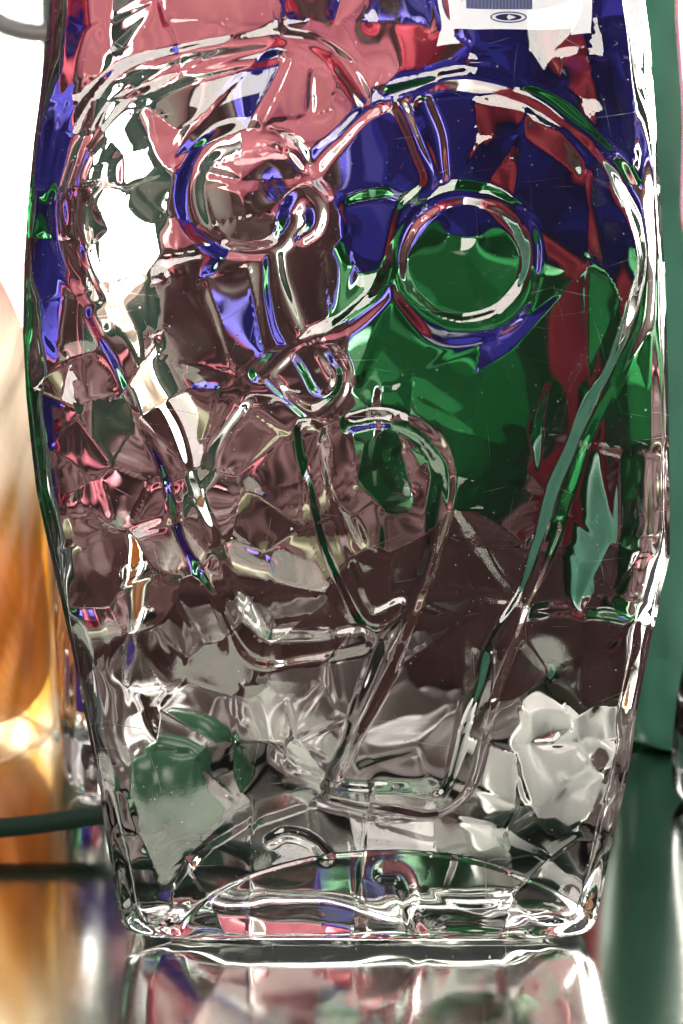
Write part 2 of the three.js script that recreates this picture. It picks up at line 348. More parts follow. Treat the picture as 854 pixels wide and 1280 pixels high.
  const cuts = [
  { name: 'facet', edge: [[20.9, 256.4], [61.5, 256.4], [61.3, 228.3], [23.0, 228.3]], lean: [0, 0] },
  { name: 'facet', edge: [[1.6, 162.5], [14.4, 169.5], [26.3, 159.5], [38.2, 159.5], [46.0, 166.5], [60.7, 176.5], [61.6, 140.4], [54.5, 120.1], [52.6, 112.0], [42.7, 103.8], [26.6, 114.0], [25.5, 124.2], [18.5, 134.4], [8.6, 138.4], [1.6, 144.5]], lean: [0.08, 0] },
  { name: 'facet', edge: [[23.5, 136.4], [32.5, 133.3], [48.5, 122.2], [52.6, 117.1], [42.5, 120.1], [28.5, 122.2]], lean: [-0.03, -0.07] },
  { name: 'facet', edge: [[52.2, 146.5], [48.9, 124.2], [45.4, 134.4]], lean: [0.32, 0.05] },
  { name: 'facet', edge: [[33.3, 148.5], [34.3, 156.5], [46.1, 163.5], [58.8, 173.5], [42.2, 154.5]], lean: [-0.1, 0.17] },
  { name: 'facet', edge: [[17.5, 146.9], [5.6, 141.4], [14.5, 137.4], [16.9, 135.4]], lean: [0.32, 0] },
  { name: 'facet', edge: [[2.6, 135.4], [12.5, 136.4], [17.6, 118.1], [10.6, 114.0], [3.6, 120.1]], lean: [0.12, 0.15] },
  { name: 'facet', edge: [[5.6, 130.3], [12.5, 135.4], [15.5, 130.3], [11.6, 126.2], [4.0, 122.2]], lean: [0.31, 0.06] },
  { name: 'facet', edge: [[61.2, 140.4], [67.1, 148.5], [72.4, 128.3], [74.7, 109.9], [70.8, 103.8], [54.6, 114.0]], lean: [0.1, 0.08] },
  { name: 'facet', edge: [[52.7, 103.8], [62.7, 105.8], [74.8, 103.8], [68.9, 92.4], [58.8, 101.7]], lean: [0.09, -0.05] },
  { name: 'facet', edge: [[26.6, 114.0], [34.6, 114.0], [46.7, 104.8], [26.7, 103.8], [22.6, 107.9]], lean: [0.06, -0.19] },
  { name: 'facet', edge: [[-6.3, 197.2], [4.5, 210.0], [14.3, 214.9], [18.2, 211.9], [24.1, 196.2], [19.2, 193.3], [13.4, 184.4], [10.5, 174.5], [3.6, 172.5], [2.6, 184.4]], lean: [0.03, 0.01] },
  { name: 'facet', edge: [[2.6, 184.4], [3.6, 172.5], [10.5, 174.5], [1.6, 162.5], [-5.3, 156.5], [-5.3, 176.5]], lean: [-0.09, -0.31] },
  { name: 'facet', edge: [[44.5, 213.9], [60.4, 199.2], [60.3, 174.5], [53.9, 168.5], [45.9, 176.5], [41.8, 192.3], [44.7, 204.1]], lean: [-0.05, 0.05] },
  { name: 'facet', edge: [[45.2, 211.9], [53.4, 209.0], [59.8, 201.2], [58.4, 197.8], [44.6, 207.2]], lean: [0.28, 0.15] },
  { name: 'facet', edge: [[18.2, 215.8], [31.8, 216.8], [32.9, 206.1], [29.0, 197.2], [24.5, 197.8], [19.2, 210.0]], lean: [-0.09, -0.08] },
  { name: 'facet', edge: [[31.8, 215.8], [44.5, 213.9], [43.2, 208.0], [33.9, 206.1]], lean: [0.22, -0.09] },
  { name: 'facet', edge: [[33.9, 206.1], [43.2, 208.0], [40.8, 202.1], [34.9, 194.3], [28.1, 195.8]], lean: [0.07, 0.11] },
  { name: 'facet', edge: [[60.4, 199.2], [66.3, 194.3], [71.4, 184.4], [73.6, 174.5], [72.7, 164.5], [68.0, 152.5], [61.8, 140.0], [60.3, 176.5]], lean: [0.02, -0.14] },
  { name: 'facet', edge: [[60.3, 177.5], [64.7, 175.5], [68.8, 166.5], [65.9, 158.5], [61.1, 150.5]], lean: [-0.27, -0.17] },
  { name: 'facet', edge: [[60.6, 227.5], [65.8, 226.5], [70.9, 215.8], [73.1, 202.1], [67.1, 206.1], [61.2, 213.9]], lean: [0.02, -0.12] },
  { name: 'facet', edge: [[60.2, 213.9], [67.1, 209.0], [71.6, 199.8], [65.2, 203.1]], lean: [-0.1, 0.08] },
  { name: 'facet', edge: [[24.0, 225.6], [45.4, 225.6], [46.4, 219.7], [33.8, 216.8], [23.0, 218.8]], lean: [0.08, 0.1] },
  { name: 'facet', edge: [[31.7, 228.3], [60.9, 228.3], [60.2, 213.9], [45.5, 219.7]], lean: [-0.04, -0.18] },
  { name: 'facet', edge: [[54.2, 226.5], [60.6, 227.5], [60.2, 215.8], [53.3, 219.7]], lean: [-0.05, 0.1] },
  { name: 'facet', edge: [[0.6, 235.2], [22.0, 234.3], [31.7, 229.4], [30.8, 223.6], [8.4, 219.7], [2.5, 229.4]], lean: [-0.03, 0.13] },
  { name: 'facet', edge: [[10.3, 219.3], [14.2, 223.2], [25.9, 225.2], [31.8, 222.6], [18.1, 220.7]], lean: [0.16, -0.01] },
  { name: 'facet', edge: [[-45.0, 248.7], [-18.8, 248.7], [-15.0, 234.3], [-28.6, 234.3], [-43.2, 235.2]], lean: [-0.02, -0.05] },
  { name: 'facet', edge: [[-18.8, 248.7], [2.5, 248.7], [-1.4, 235.2], [-13.0, 234.8]], lean: [0.32, -0.02] },
  { name: 'facet', edge: [[2.5, 248.7], [21.9, 248.7], [22.0, 233.3], [10.3, 238.1]], lean: [-0.01, -0.32] },
  { name: 'facet', edge: [[-69.4, 233.3], [-46.0, 241.0], [-43.2, 234.3], [-48.1, 231.4], [-59.8, 223.6], [-68.7, 215.8]], lean: [0, 0] },
  { name: 'facet', edge: [[-71.1, 248.7], [-45.9, 248.7], [-46.0, 241.0], [-61.7, 233.3], [-70.4, 233.3]], lean: [0, 0] },
  { name: 'facet', edge: [[-51.1, 217.8], [-22.8, 223.6], [-32.6, 211.9], [-40.5, 208.0]], lean: [0.06, -0.31] },
  { name: 'facet', edge: [[-16.0, 230.4], [-14.0, 226.5], [-22.9, 209.0], [-40.6, 202.5], [-37.6, 209.0]], lean: [0.29, -0.12] },
  { name: 'facet', edge: [[-14.0, 226.5], [-11.9, 226.5], [-19.4, 210.0], [-22.5, 210.0]], lean: [-0.1, 0.11] },
  { name: 'facet', edge: [[-11.9, 225.6], [-6.2, 222.6], [-8.2, 211.9], [-19.0, 210.0]], lean: [0, 0.01] },
  { name: 'facet', edge: [[-7.2, 223.6], [-2.9, 222.6], [-2.1, 213.9], [-6.8, 212.5]], lean: [-0.19, 0.11] },
  { name: 'facet', edge: [[-3.3, 227.5], [10.3, 222.6], [4.5, 213.9], [-2.3, 217.8]], lean: [0.05, 0.18] },
  { name: 'facet', edge: [[-34.7, 199.2], [-24.9, 202.1], [-13.1, 201.2], [-10.2, 197.2], [-24.9, 196.6]], lean: [0.15, -0.01] },
  { name: 'facet', edge: [[-33.8, 195.8], [-16.1, 195.3], [-13.2, 188.4], [-30.9, 186.4]], lean: [0.07, 0.14] },
  { name: 'facet', edge: [[-30.9, 185.4], [-16.1, 188.4], [-16.1, 181.4], [-27.0, 180.4]], lean: [-0.29, 0.13] },
  { name: 'facet', edge: [[-16.2, 179.4], [-5.3, 180.4], [-2.4, 163.5], [-10.3, 156.5], [-14.8, 163.5]], lean: [-0.14, -0.09] },
  { name: 'facet', edge: [[-42.8, 172.5], [-35.9, 173.5], [-27.2, 148.5], [-45.0, 152.5]], lean: [0.01, -0.04] },
  { name: 'facet', edge: [[-33.9, 173.5], [-23.1, 175.5], [-19.2, 154.5], [-26.2, 148.5]], lean: [0.13, 0.29] },
  { name: 'facet', edge: [[-52.1, 51.8], [-37.9, 50.7], [-25.9, 37.0], [-36.1, 26.4], [-46.4, 17.9], [-54.4, 34.9]], lean: [0.03, 0.11] },
  { name: 'facet', edge: [[-1.4, 43.3], [14.7, 74.8], [34.8, 89.3], [27.0, 43.3]], lean: [-0.03, 0.06] },
  { name: 'facet', edge: [[43.2, 53.9], [59.4, 53.9], [69.8, 39.1], [53.7, 26.4], [46.4, 41.2]], lean: [-0.11, 0.08] },
  { name: 'facet', edge: [[30.1, 191.3], [37.3, 189.3], [42.7, 184.0], [44.7, 176.7], [42.8, 169.3], [37.6, 163.9], [30.3, 161.9], [22.9, 163.9], [17.6, 169.3], [15.6, 176.7], [17.5, 184.0], [22.8, 189.3]], lean: [-0.08, -0.31] },
  { name: 'facet', edge: [[26.1, 189.9], [34.0, 189.9], [33.3, 182.4], [26.2, 183.2]], lean: [-0.02, -0.02] }
  ];
  const ridges = [
  { name: 'brow_ridge', kind: 'tube', wide: 2.8, high: 0.9, line: [[-15.0, 231.8], [-26.7, 229.8], [-41.3, 226.5], [-54.0, 221.7], [-62.9, 212.9], [-68.0, 201.2], [-70.2, 189.3], [-67.4, 176.5], [-59.7, 164.5]] },
  { name: 'brow_ridge', kind: 'tube', wide: 2.6, high: 0.8, line: [[-16.0, 227.1], [-28.7, 224.0], [-40.4, 220.7], [-51.2, 214.9], [-58.1, 207.0], [-62.6, 197.2], [-63.9, 186.4], [-61.5, 176.5], [-57.7, 166.9]] },
  { name: 'brow_ridge', kind: 'tube', wide: 3.4, high: 1.0, line: [[-6.9, 200.2], [-1.4, 206.4], [6.4, 213.9], [18.1, 219.1], [33.7, 220.7], [47.4, 217.4], [57.3, 210.0], [67.3, 199.2], [72.9, 188.4], [75.1, 176.5], [73.7, 164.5], [69.0, 152.5], [63.2, 141.4], [56.9, 124.2], [52.7, 109.9]] },
  { name: 'cheek_ridge', kind: 'strap', wide: 4.6, high: 1.15, line: [[-58.7, 163.5], [-53.9, 152.5], [-48.1, 140.4], [-42.9, 127.3], [-38.4, 114.0], [-33.9, 101.7], [-27.6, 90.4], [-20.6, 78.5], [-8.5, 78.5], [5.0, 81.0]] },
  { name: 'cheek_ridge', kind: 'strap', wide: 4.0, high: 1.15, line: [[52.7, 109.9], [47.8, 95.5], [40.9, 81.0], [35.0, 62.3], [27.1, 39.1], [12.8, 39.1], [-2.4, 41.2]] },
  { name: 'cheek_ridge', kind: 'tube', wide: 3.6, high: 1.2, line: [[2.6, 136.0], [10.5, 136.8], [19.5, 133.3], [24.5, 126.2], [25.0, 116.0], [22.7, 103.8], [14.7, 83.1], [4.7, 60.2], [-2.4, 41.2]] },
  { name: 'chin_ridge', kind: 'strap', wide: 3.8, high: 1.05, line: [[-7.8, 134.4], [-5.4, 118.1], [-0.4, 101.7], [7.6, 86.2], [14.7, 89.3]] },
  { name: 'nose_ridge', kind: 'tube', wide: 3.2, high: 1.0, line: [[13.7, 215.4], [18.2, 205.1], [22.2, 195.8], [15.3, 187.4], [12.4, 175.5], [9.5, 168.5], [0.6, 160.5], [-11.3, 155.5], [-20.8, 148.5]] },
  { name: 'nose_ridge', kind: 'tube', wide: 2.6, high: 0.8, line: [[20.1, 215.8], [23.1, 206.1], [24.5, 196.6]] },
  { name: 'nose_ridge', kind: 'strap', wide: 4.0, high: 0.8, line: [[-17.1, 178.9], [-16.2, 170.5], [-12.9, 160.5], [-8.3, 152.5], [-5.4, 146.5]] },
  { name: 'nostril_ridge', kind: 'tube', wide: 2.6, high: 0.8, line: [[-19.2, 148.5], [-13.3, 142.4], [-6.4, 138.4], [-0.4, 142.4], [0.6, 149.5], [-4.4, 154.5], [-10.3, 153.5]] },
  { name: 'eye_ring', kind: 'tube', wide: 4.0, high: 1.2, line: [[-8.4, 200.2], [-13.1, 205.7], [-20.9, 208.0], [-29.8, 206.4], [-35.7, 201.2], [-37.7, 193.3], [-35.8, 185.4], [-30.5, 180.0], [-23.1, 178.5], [-16.1, 180.8], [-12.2, 186.4]] },
  { name: 'eye_ring', kind: 'tube', wide: 3.8, high: 1.3, line: [[30.0, 193.7], [38.5, 191.3], [44.7, 185.2], [47.1, 176.7], [44.8, 168.1], [38.8, 161.9], [30.3, 159.5], [21.8, 161.9], [15.6, 168.1], [13.2, 176.7], [15.5, 185.2], [21.6, 191.3], [30.0, 193.7]] },
  { name: 'tear_boss', kind: 'tube', wide: 3.4, high: 1.0, line: [[-12.2, 189.3], [-9.6, 192.3], [-6.9, 189.9], [-6.9, 185.4], [-10.2, 182.4]] },
  { name: 'brow_ridge', kind: 'tube', wide: 2.8, high: 0.8, line: [[-14.6, 231.8], [-5.3, 229.0], [2.5, 221.7], [6.8, 213.9]] },
  { name: 'foot_ridge', kind: 'tube', wide: 3.0, high: 1.0, line: [[10.4, 19.6], [14.9, 18.9], [17.4, 13.6], [18.6, 7.1], [21.1, 1.1]] },
  { name: 'foot_ridge', kind: 'tube', wide: 2.4, high: 0.8, line: [[-17.7, 28.1], [-13.7, 30.2], [-7.5, 28.1], [-3.5, 23.2]] }
  ];
  const leftEdge = [[-69.6, 271.6], [-70.3, 252.6], [-70.9, 241.0], [-72.0, 231.4], [-73.1, 221.7], [-75.4, 206.1], [-77.0, 192.3], [-78.3, 176.5], [-79.0, 158.5], [-78.5, 142.4], [-77.5, 130.3], [-76.3, 118.1], [-73.9, 105.8], [-71.3, 93.5], [-68.9, 81.0], [-66.5, 68.5], [-64.3, 56.0], [-62.8, 47.6], [-61.4, 39.1], [-60.2, 28.5], [-58.5, 17.9], [-57.4, 9.3], [-56.4, 5.0], [-55.2, 3.3], [-52.3, 1.6], [-47.4, 0.0]], rightEdge = [[71.5, 271.6], [72.6, 252.6], [73.6, 241.0], [75.1, 231.4], [76.8, 211.9], [78.4, 192.3], [79.9, 172.5], [81.2, 146.5], [82.0, 122.2], [82.4, 101.7], [80.6, 93.5], [79.9, 89.3], [78.2, 81.0], [76.4, 70.6], [74.7, 60.2], [73.7, 49.7], [71.8, 39.1], [69.3, 28.5], [67.5, 17.9], [66.0, 9.3], [65.0, 5.0], [63.8, 3.3], [60.9, 1.6], [56.0, 0.0]], arch = [[-43.4, 8.2], [-34.1, 17.9], [-21.8, 25.3], [-5.5, 28.5], [10.8, 26.8], [27.1, 28.5], [43.5, 23.2], [55.9, 14.6], [64.6, 7.1]];
  const lookup = (table, key, value, at) => {                                  // smooth reading of a table of points
    let i = 0; const up = table[1][key] > table[0][key];
    while (i < table.length - 2 && (up ? table[i + 1][key] < at : table[i + 1][key] > at)) i++;
    const a = table[i], b = table[i + 1], t = Math.min(1, Math.max(0, (at - a[key]) / (b[key] - a[key])));
    return a[value] + (b[value] - a[value]) * t;
  };
  const NU = 380, NV = 580, TOP = 262, DEEP = 45, ROUND = 9, FOOT = 4;        // millimetres
  // rows: the rounded foot, then up to the rounded top
  const rows = [];
  for (let j = 0; j < NV; j++) {
    const t = j / (NV - 1);
    if (j < 12) { const a = (j / 12) * Math.PI / 2; rows.push([FOOT * (1 - Math.sin(a)), FOOT * (1 - Math.cos(a))]); } else rows.push([0, FOOT + (TOP - FOOT) * (t - 12 / (NV - 1)) / (1 - 12 / (NV - 1))]);
  }
  // columns: closer together at the rounded side edges
  const cols = [];
  for (let i = 0; i < NU; i++) { const s = i / (NU - 1) * 2 - 1; cols.push(0.5 + 0.5 * (s * 0.86 + 0.14 * Math.sign(s) * (1 - Math.sqrt(Math.max(0, 1 - s * s))))); }
  const at = (i, j) => j * NU + i, X = new Float32Array(NU * NV), Y = new Float32Array(NU * NV);
  for (let j = 0; j < NV; j++) {
    const [inset, y] = rows[j], l = lookup(leftEdge, 1, 0, y) + inset, r = lookup(rightEdge, 1, 0, y) - inset;
    for (let i = 0; i < NU; i++) { X[at(i, j)] = l + (r - l) * cols[i]; Y[at(i, j)] = y; }
  }
  const blur = (field, passes, radius) => {                                    // fire-polished edges: repeated box means along both ways of the grid
    let a = field, b = new Float32Array(a.length);
    for (let p = 0; p < passes; p++) for (const [n, m, sn, sm] of [[NU, NV, 1, NU], [NV, NU, NU, 1]]) {
      for (let k = 0; k < m; k++) for (let q = 0; q < n; q++) { let s = 0, w = 0; for (let d = -radius; d <= radius; d++) { const x = q + d; if (x >= 0 && x < n) { s += a[x * sn + k * sm]; w++; } } b[q * sn + k * sm] = s / w; }
      [a, b] = [b, a];
    }
    return a;
  };
  // which facet each node belongs to
  const inside = (poly, x, y) => { let c = false; for (let i = 0, j = poly.length - 1; i < poly.length; j = i++) { const [xi, yi] = poly[i], [xj, yj] = poly[j]; if ((yi > y) !== (yj > y) && x < (xj - xi) * (y - yi) / (yj - yi) + xi) c = !c; } return c; };
  const owner = new Int16Array(NU * NV), planes = [...facets.map((f) => ({ name: 'facet', at: f.at, lean: f.lean })), ...cuts.map((c) => ({ name: c.name, at: c.edge.reduce((s, p) => [s[0] + p[0] / c.edge.length, s[1] + p[1] / c.edge.length], [0, 0]), lean: c.lean, edge: c.edge }))];
  for (let n = 0; n < NU * NV; n++) {
    const x = X[n] + 0.8 * noise(X[n] * 0.06, Y[n] * 0.06, 1), y = Y[n] + 0.8 * noise(X[n] * 0.06, Y[n] * 0.06, 2); let best = 1e9;
    facets.forEach((f, k) => { const d = Math.hypot(x - f.at[0], y - f.at[1]); if (d < best) { best = d; owner[n] = k; } });
    cuts.forEach((c, k) => { if (inside(c.edge, x, y)) owner[n] = facets.length + k; });
  }
  // slide every facet in or out so that neighbours meet as closely as they can
  planes.forEach((p, k) => { p.bend = k < facets.length ? (random() < 0.55 ? -1 : 1) * (0.002 + 0.005 * random()) : (random() - 0.5) * 0.004; });
  planes[facets.length].bend = 0.007;
  const plane = (k, x, y) => { const p = planes[k], dx = x - p.at[0], dy = y - p.at[1]; return p.lean[0] * dx + p.lean[1] * dy + p.bend * Math.min(dx * dx + dy * dy, 300); };
  const pairs = new Map();
  for (let j = 0; j < NV; j++) for (let i = 0; i < NU; i++) for (const o of [i + 1 < NU ? at(i + 1, j) : -1, j + 1 < NV ? at(i, j + 1) : -1]) {
    const n = at(i, j); if (o < 0 || owner[n] === owner[o]) continue;
    const a = owner[n], b = owner[o], key = a < b ? a * 1000 + b : b * 1000 + a, s = (a < b ? 1 : -1) * (plane(a, X[n], Y[n]) - plane(b, X[n], Y[n]));
    const e = pairs.get(key) ?? [0, 0]; e[0] += s; e[1]++; pairs.set(key, e);
  }
  const lift = new Float32Array(planes.length);
  for (let it = 0; it < 300; it++) {
    const s = new Float32Array(planes.length), w = new Float32Array(planes.length).fill(8);
    for (const [key, [sum, n]] of pairs) { const a = Math.floor(key / 1000), b = key % 1000; s[a] += n * lift[b] - sum; w[a] += n; s[b] += n * lift[a] + sum; w[b] += n; }
    for (let k = 0; k < lift.length; k++) lift[k] += 0.7 * (s[k] / w[k] - lift[k]);
  }
  const H = new Float32Array(NU * NV);
  for (let n = 0; n < NU * NV; n++) H[n] = plane(owner[n], X[n], Y[n]) + lift[owner[n]];
  // one unbroken skin through all facets: the surface whose leans come nearest to theirs
  const stepX = new Float32Array(NU * NV), stepY = new Float32Array(NU * NV);
  for (let j = 0; j < NV; j++) for (let i = 0; i < NU; i++) {
    const n = at(i, j);
    for (const [o, f] of [[i + 1 < NU ? at(i + 1, j) : -1, stepX], [j + 1 < NV ? at(i, j + 1) : -1, stepY]]) if (o >= 0) { f[n] = (plane(owner[n], X[o], Y[o]) - plane(owner[n], X[n], Y[n]) + plane(owner[o], X[o], Y[o]) - plane(owner[o], X[n], Y[n])) / 2; }
  }
  const bond = (a, b) => (owner[a] === owner[b] ? 1 : 0.5);
  for (let it = 0; it < 260; it++) for (let j = 0; j < NV; j++) for (let i = 0; i < NU; i++) {
    const n = at(i, j); let s = 0, w = 0.0004, c;
    if (i > 0) { c = bond(n, n - 1); s += c * (H[n - 1] + stepX[n - 1]); w += c; }
    if (i + 1 < NU) { c = bond(n, n + 1); s += c * (H[n + 1] - stepX[n]); w += c; }
    if (j > 0) { c = bond(n, n - NU); s += c * (H[n - NU] + stepY[n - NU]); w += c; }
    if (j + 1 < NV) { c = bond(n, n + NU); s += c * (H[n + NU] - stepY[n]); w += c; }
    H[n] += 1.8 * (s / w - H[n]);
  }
  const seam = new Float32Array(NU * NV);
  for (let j = 0; j + 1 < NV; j++) for (let i = 0; i + 1 < NU; i++) { const n = at(i, j); if ((owner[n] !== owner[n + 1] || owner[n] !== owner[n + NU]) && noise(owner[n] * 1.7 + 0.4, owner[n + 1] + owner[n + NU] + 0.3, 5) > 0.05) seam[n] = 1; }
  const seams = blur(seam, 2, 1), polish = H.slice();
  for (let n = 0; n < NU * NV; n++) H[n] = polish[n] + 0.22 * seams[n] * (1 - 0.8 * smooth(-6, 10, X[n]) * smooth(85, 105, Y[n]));
  const calm = (x, y) => smooth(-6, 10, x) * smooth(85, 105, y);                // the clear flat field over the right eye
  for (let n = 0; n < NU * NV; n++) { const x = X[n], y = Y[n], k = 1 - 0.75 * calm(x, y); H[n] += k * (0.3 * noise(x * 0.05, y * 0.05, 4) + 0.03 * noise(x * 0.12, y * 0.12, 9)); }
  // relief lines
  const part = new Int16Array(NU * NV).fill(-1), relief = new Float32Array(NU * NV);
  ridges.forEach((r, k) => {
    const closed = Math.hypot(r.line[0][0] - r.line.at(-1)[0], r.line[0][1] - r.line.at(-1)[1]) < 0.5;
    const pts = new THREE.CatmullRomCurve3((closed ? r.line.slice(0, -1) : r.line).map(([x, y]) => new THREE.Vector3(x, y, 0)), closed, 'centripetal').getPoints(r.line.length * 10);
    const lo = [Math.min(...pts.map((p) => p.x)) - 6, Math.min(...pts.map((p) => p.y)) - 6], hi = [Math.max(...pts.map((p) => p.x)) + 6, Math.max(...pts.map((p) => p.y)) + 6];
    for (let n = 0; n < NU * NV; n++) {
      if (X[n] < lo[0] || X[n] > hi[0] || Y[n] < lo[1] || Y[n] > hi[1]) continue;
      const x = X[n] + 0.9 * noise(X[n] * 0.07, Y[n] * 0.07, k + 0.5), y = Y[n] + 0.9 * noise(X[n] * 0.07, Y[n] * 0.07, k + 30.5);
      let d = 1e9;
      for (let q = 0; q + 1 < pts.length; q++) { const a = pts[q], b = pts[q + 1], dx = b.x - a.x, dy = b.y - a.y, t = Math.min(1, Math.max(0, ((x - a.x) * dx + (y - a.y) * dy) / (dx * dx + dy * dy + 1e-9))); d = Math.min(d, Math.hypot(x - a.x - t * dx, y - a.y - t * dy)); }
      const half = r.wide * 0.9 * (1 + 0.55 * noise(x * 0.06, y * 0.06, k * 3.1));
      if (d > half * 1.15) continue;
      const e = d / half, up = 0.78 * r.high * (1 + 0.35 * noise(x * 0.05, y * 0.05, k * 2.3 + 9)) * (r.kind === 'tube' ? Math.max(0, 1 - e * e) ** 1.6 : 1 - smooth(0.35, 1.1, e));
      if (up > relief[n]) relief[n] = up;
      if (e < 1) part[n] = k;
    }
  });
  const soft = blur(relief, 1, 1);
  for (let n = 0; n < NU * NV; n++) H[n] += soft[n];
  // the swollen, lens-like foot
  for (let n = 0; n < NU * NV; n++) { const u = (X[n] - 10.9) / 53, v = Y[n] / 25, d = 1 - u * u - v * v; if (d > 0) H[n] += 3.4 * d + 0.35 * smooth(0, 0.06, d) + 0.22 * smooth(0, 0.3, d) * noise(X[n] * 0.09 + Y[n] * 0.05, Y[n] * 0.16, 40); }
  // the round boss inside the right eye and the hollow of the left one
  const dome = (cx, cy, r, h) => { for (let n = 0; n < NU * NV; n++) { const d = Math.hypot(X[n] - cx, Y[n] - cy) / r; if (d < 1) { H[n] += h * (1 - d * d) ** 1.5; if (part[n] < 0) part[n] = ridges.length + (cx > 0 ? 1 : 0); } } };
  dome(-24.0, 192.7, 11, -1.2); dome(30.2, 176.7, 15.5, 0.2);

  // back face: wide gentle facets; low down it is cut back to an arched foot
  const back = new Float32Array(NU * NV), shards = [];
  for (let k = 0; k < 34; k++) shards.push([-85 + 170 * random(), 265 * random(), (random() - 0.5) * 0.055, (random() - 0.5) * 0.055]);
  for (let n = 0; n < NU * NV; n++) { let best = 1e9, z = 0; for (const [x, y, a, b] of shards) { const d = (X[n] - x) ** 2 + (Y[n] - y) ** 2; if (d < best) { best = d; z = a * (X[n] - x) + b * (Y[n] - y); } } back[n] = z; }
  const rear = blur(back, 3, 2);
  for (let n = 0; n < NU * NV; n++) {
    const top = X[n] > arch[0][0] && X[n] < arch.at(-1)[0] ? lookup(arch, 0, 1, X[n]) : 0;
    const down = Math.max(0, top - Y[n]), flat = smooth(9, 19, X[n]) * smooth(216, 225, Y[n]);
    rear[n] = -DEEP + (1 - flat) * (rear[n] + 0.5 * noise(X[n] * 0.03, Y[n] * 0.03, 20)) + 0.22 * down + 0.5 * smooth(0, 2.5, down);
  }
  // closed skin: front sheet, back sheet, rounded side walls, foot and top
  const P = [], push = (x, y, z) => { P.push(x / 1000, y / 1000, z / 1000); return P.length / 3 - 1; };
  const front = new Int32Array(NU * NV), behind = new Int32Array(NU * NV);
  for (let j = 0; j < NV; j++) {
    const inset = rows[j][0], l = X[at(0, j)], r = X[at(NU - 1, j)];
    for (let i = 0; i < NU; i++) {
      const n = at(i, j), x = X[n], e = Math.min(x - l, r - x), t = ROUND * (1 + 0.3 * noise(Y[n] * 0.045, x > 0 ? 3 : 8, 2)) - e, drop = (x > 0 ? 0.16 : 0.22) * (t > 1.5 ? t : t < -1.5 ? 0 : (t + 1.5) ** 2 / 6), keep = smooth(0, 5, e) * smooth(0, 4, Y[n]);
      front[n] = push(x, Y[n], H[n] * keep - drop - inset); behind[n] = push(x * 0.945, Y[n], (rear[n] + DEEP) * keep - DEEP + drop + inset);
    }
  }
  // one piece per patch of skin; slivers go to a neighbour
  const label = new Int32Array(NU * NV).fill(-1), QW = NU - 1, QH = NV - 1;
  for (let n = 0; n < NU * NV; n++) label[n] = part[n] >= 0 ? 1000 + part[n] : owner[n];
  let patch;
  for (let round = 0; round < 4; round++) {
    patch = new Int32Array(NU * NV).fill(-1); let count = 0;
    for (let j = 0; j < QH; j++) for (let i = 0; i < QW; i++) {
      if (patch[at(i, j)] >= 0) continue;
      const key = label[at(i, j)], stack = [at(i, j)], members = [], near = new Map(); patch[at(i, j)] = count;
      while (stack.length) {
        const n = stack.pop(), x = n % NU, y = (n - x) / NU; members.push(n);
        for (const [a, c] of [[x + 1, y], [x - 1, y], [x, y + 1], [x, y - 1]]) {
          if (a < 0 || c < 0 || a >= QW || c >= QH) continue;
          const o = at(a, c);
          if (label[o] !== key) near.set(label[o], (near.get(label[o]) ?? 0) + 1); else if (patch[o] < 0) { patch[o] = count; stack.push(o); }
        }
      }
      if (members.length < 90 && near.size) { const to = [...near].sort((a, c) => c[1] - a[1])[0][0]; for (const n of members) label[n] = to; }
      count++;
    }
  }
  const faces = new Map(), add = (key, a, b, c) => { if (!faces.has(key)) faces.set(key, []); faces.get(key).push(a, b, c); };
  const quad = (key, a, b, c, d) => { add(key, a, b, c); add(key, a, c, d); };
  const kinds = new Map();
  for (let j = 0; j + 1 < NV; j++) for (let i = 0; i + 1 < NU; i++) {
    const n = at(i, j), key = patch[n]; kinds.set(key, label[n]);
    quad(key, front[n], front[at(i + 1, j)], front[at(i + 1, j + 1)], front[at(i, j + 1)]);
    quad('body', behind[n], behind[at(i, j + 1)], behind[at(i + 1, j + 1)], behind[at(i + 1, j)]);
  }
  const STEPS = 14;
  for (const [i, turn] of [[0, 1], [NU - 1, 0]]) {
    let last = null;
    for (let j = 0; j < NV; j++) {
      const n = at(i, j), ring = [front[n]], za = P[front[n] * 3 + 2] * 1000, zb = P[behind[n] * 3 + 2] * 1000, y = Y[n];
      for (let s = 1; s < STEPS; s++) { const k = s / STEPS; ring.push(push(X[n] * (1 - 0.055 * k) + (turn ? -1 : 1) * 0.5 * Math.sin(k * Math.PI) * (0.6 + noise(y * 0.08, k * 3, turn * 9)), y, za + (zb - za) * k)); }
      ring.push(behind[n]);
      if (last) for (let s = 0; s < STEPS; s++) turn ? quad('body', last[s], ring[s], ring[s + 1], last[s + 1]) : quad('body', last[s], last[s + 1], ring[s + 1], ring[s]);
      if (j === 0 || j === NV - 1) {                                            // flat foot and top, with points of their own
        const copy = (v) => push(P[v * 3] * 1000, P[v * 3 + 1] * 1000, P[v * 3 + 2] * 1000), c = push(0, y, -DEEP / 2), side = ring.map(copy);
        for (let s = 0; s < STEPS; s++) (turn === 1) === (j === 0) ? add('body', c, side[s], side[s + 1]) : add('body', c, side[s + 1], side[s]);
        if (turn) {
          const f = [], b = []; for (let q = 0; q < NU; q++) { f.push(copy(front[at(q, j)])); b.push(copy(behind[at(q, j)])); }
          for (let q = 0; q + 1 < NU; q++) if (j === 0) { add('body', c, f[q + 1], f[q]); add('body', c, b[q], b[q + 1]); } else { add('body', c, f[q], f[q + 1]); add('body', c, b[q + 1], b[q]); }
        }
      }
      last = ring;
    }
  }
  const all = []; for (const f of faces.values()) for (const v of f) all.push(v);
  const whole = new THREE.BufferGeometry(); whole.setAttribute('position', new THREE.Float32BufferAttribute(P, 3)); whole.setIndex(all); whole.computeVertexNormals();
  const N = whole.attributes.normal.array;
  const scratches = new Float32Array(1024 * 1024);
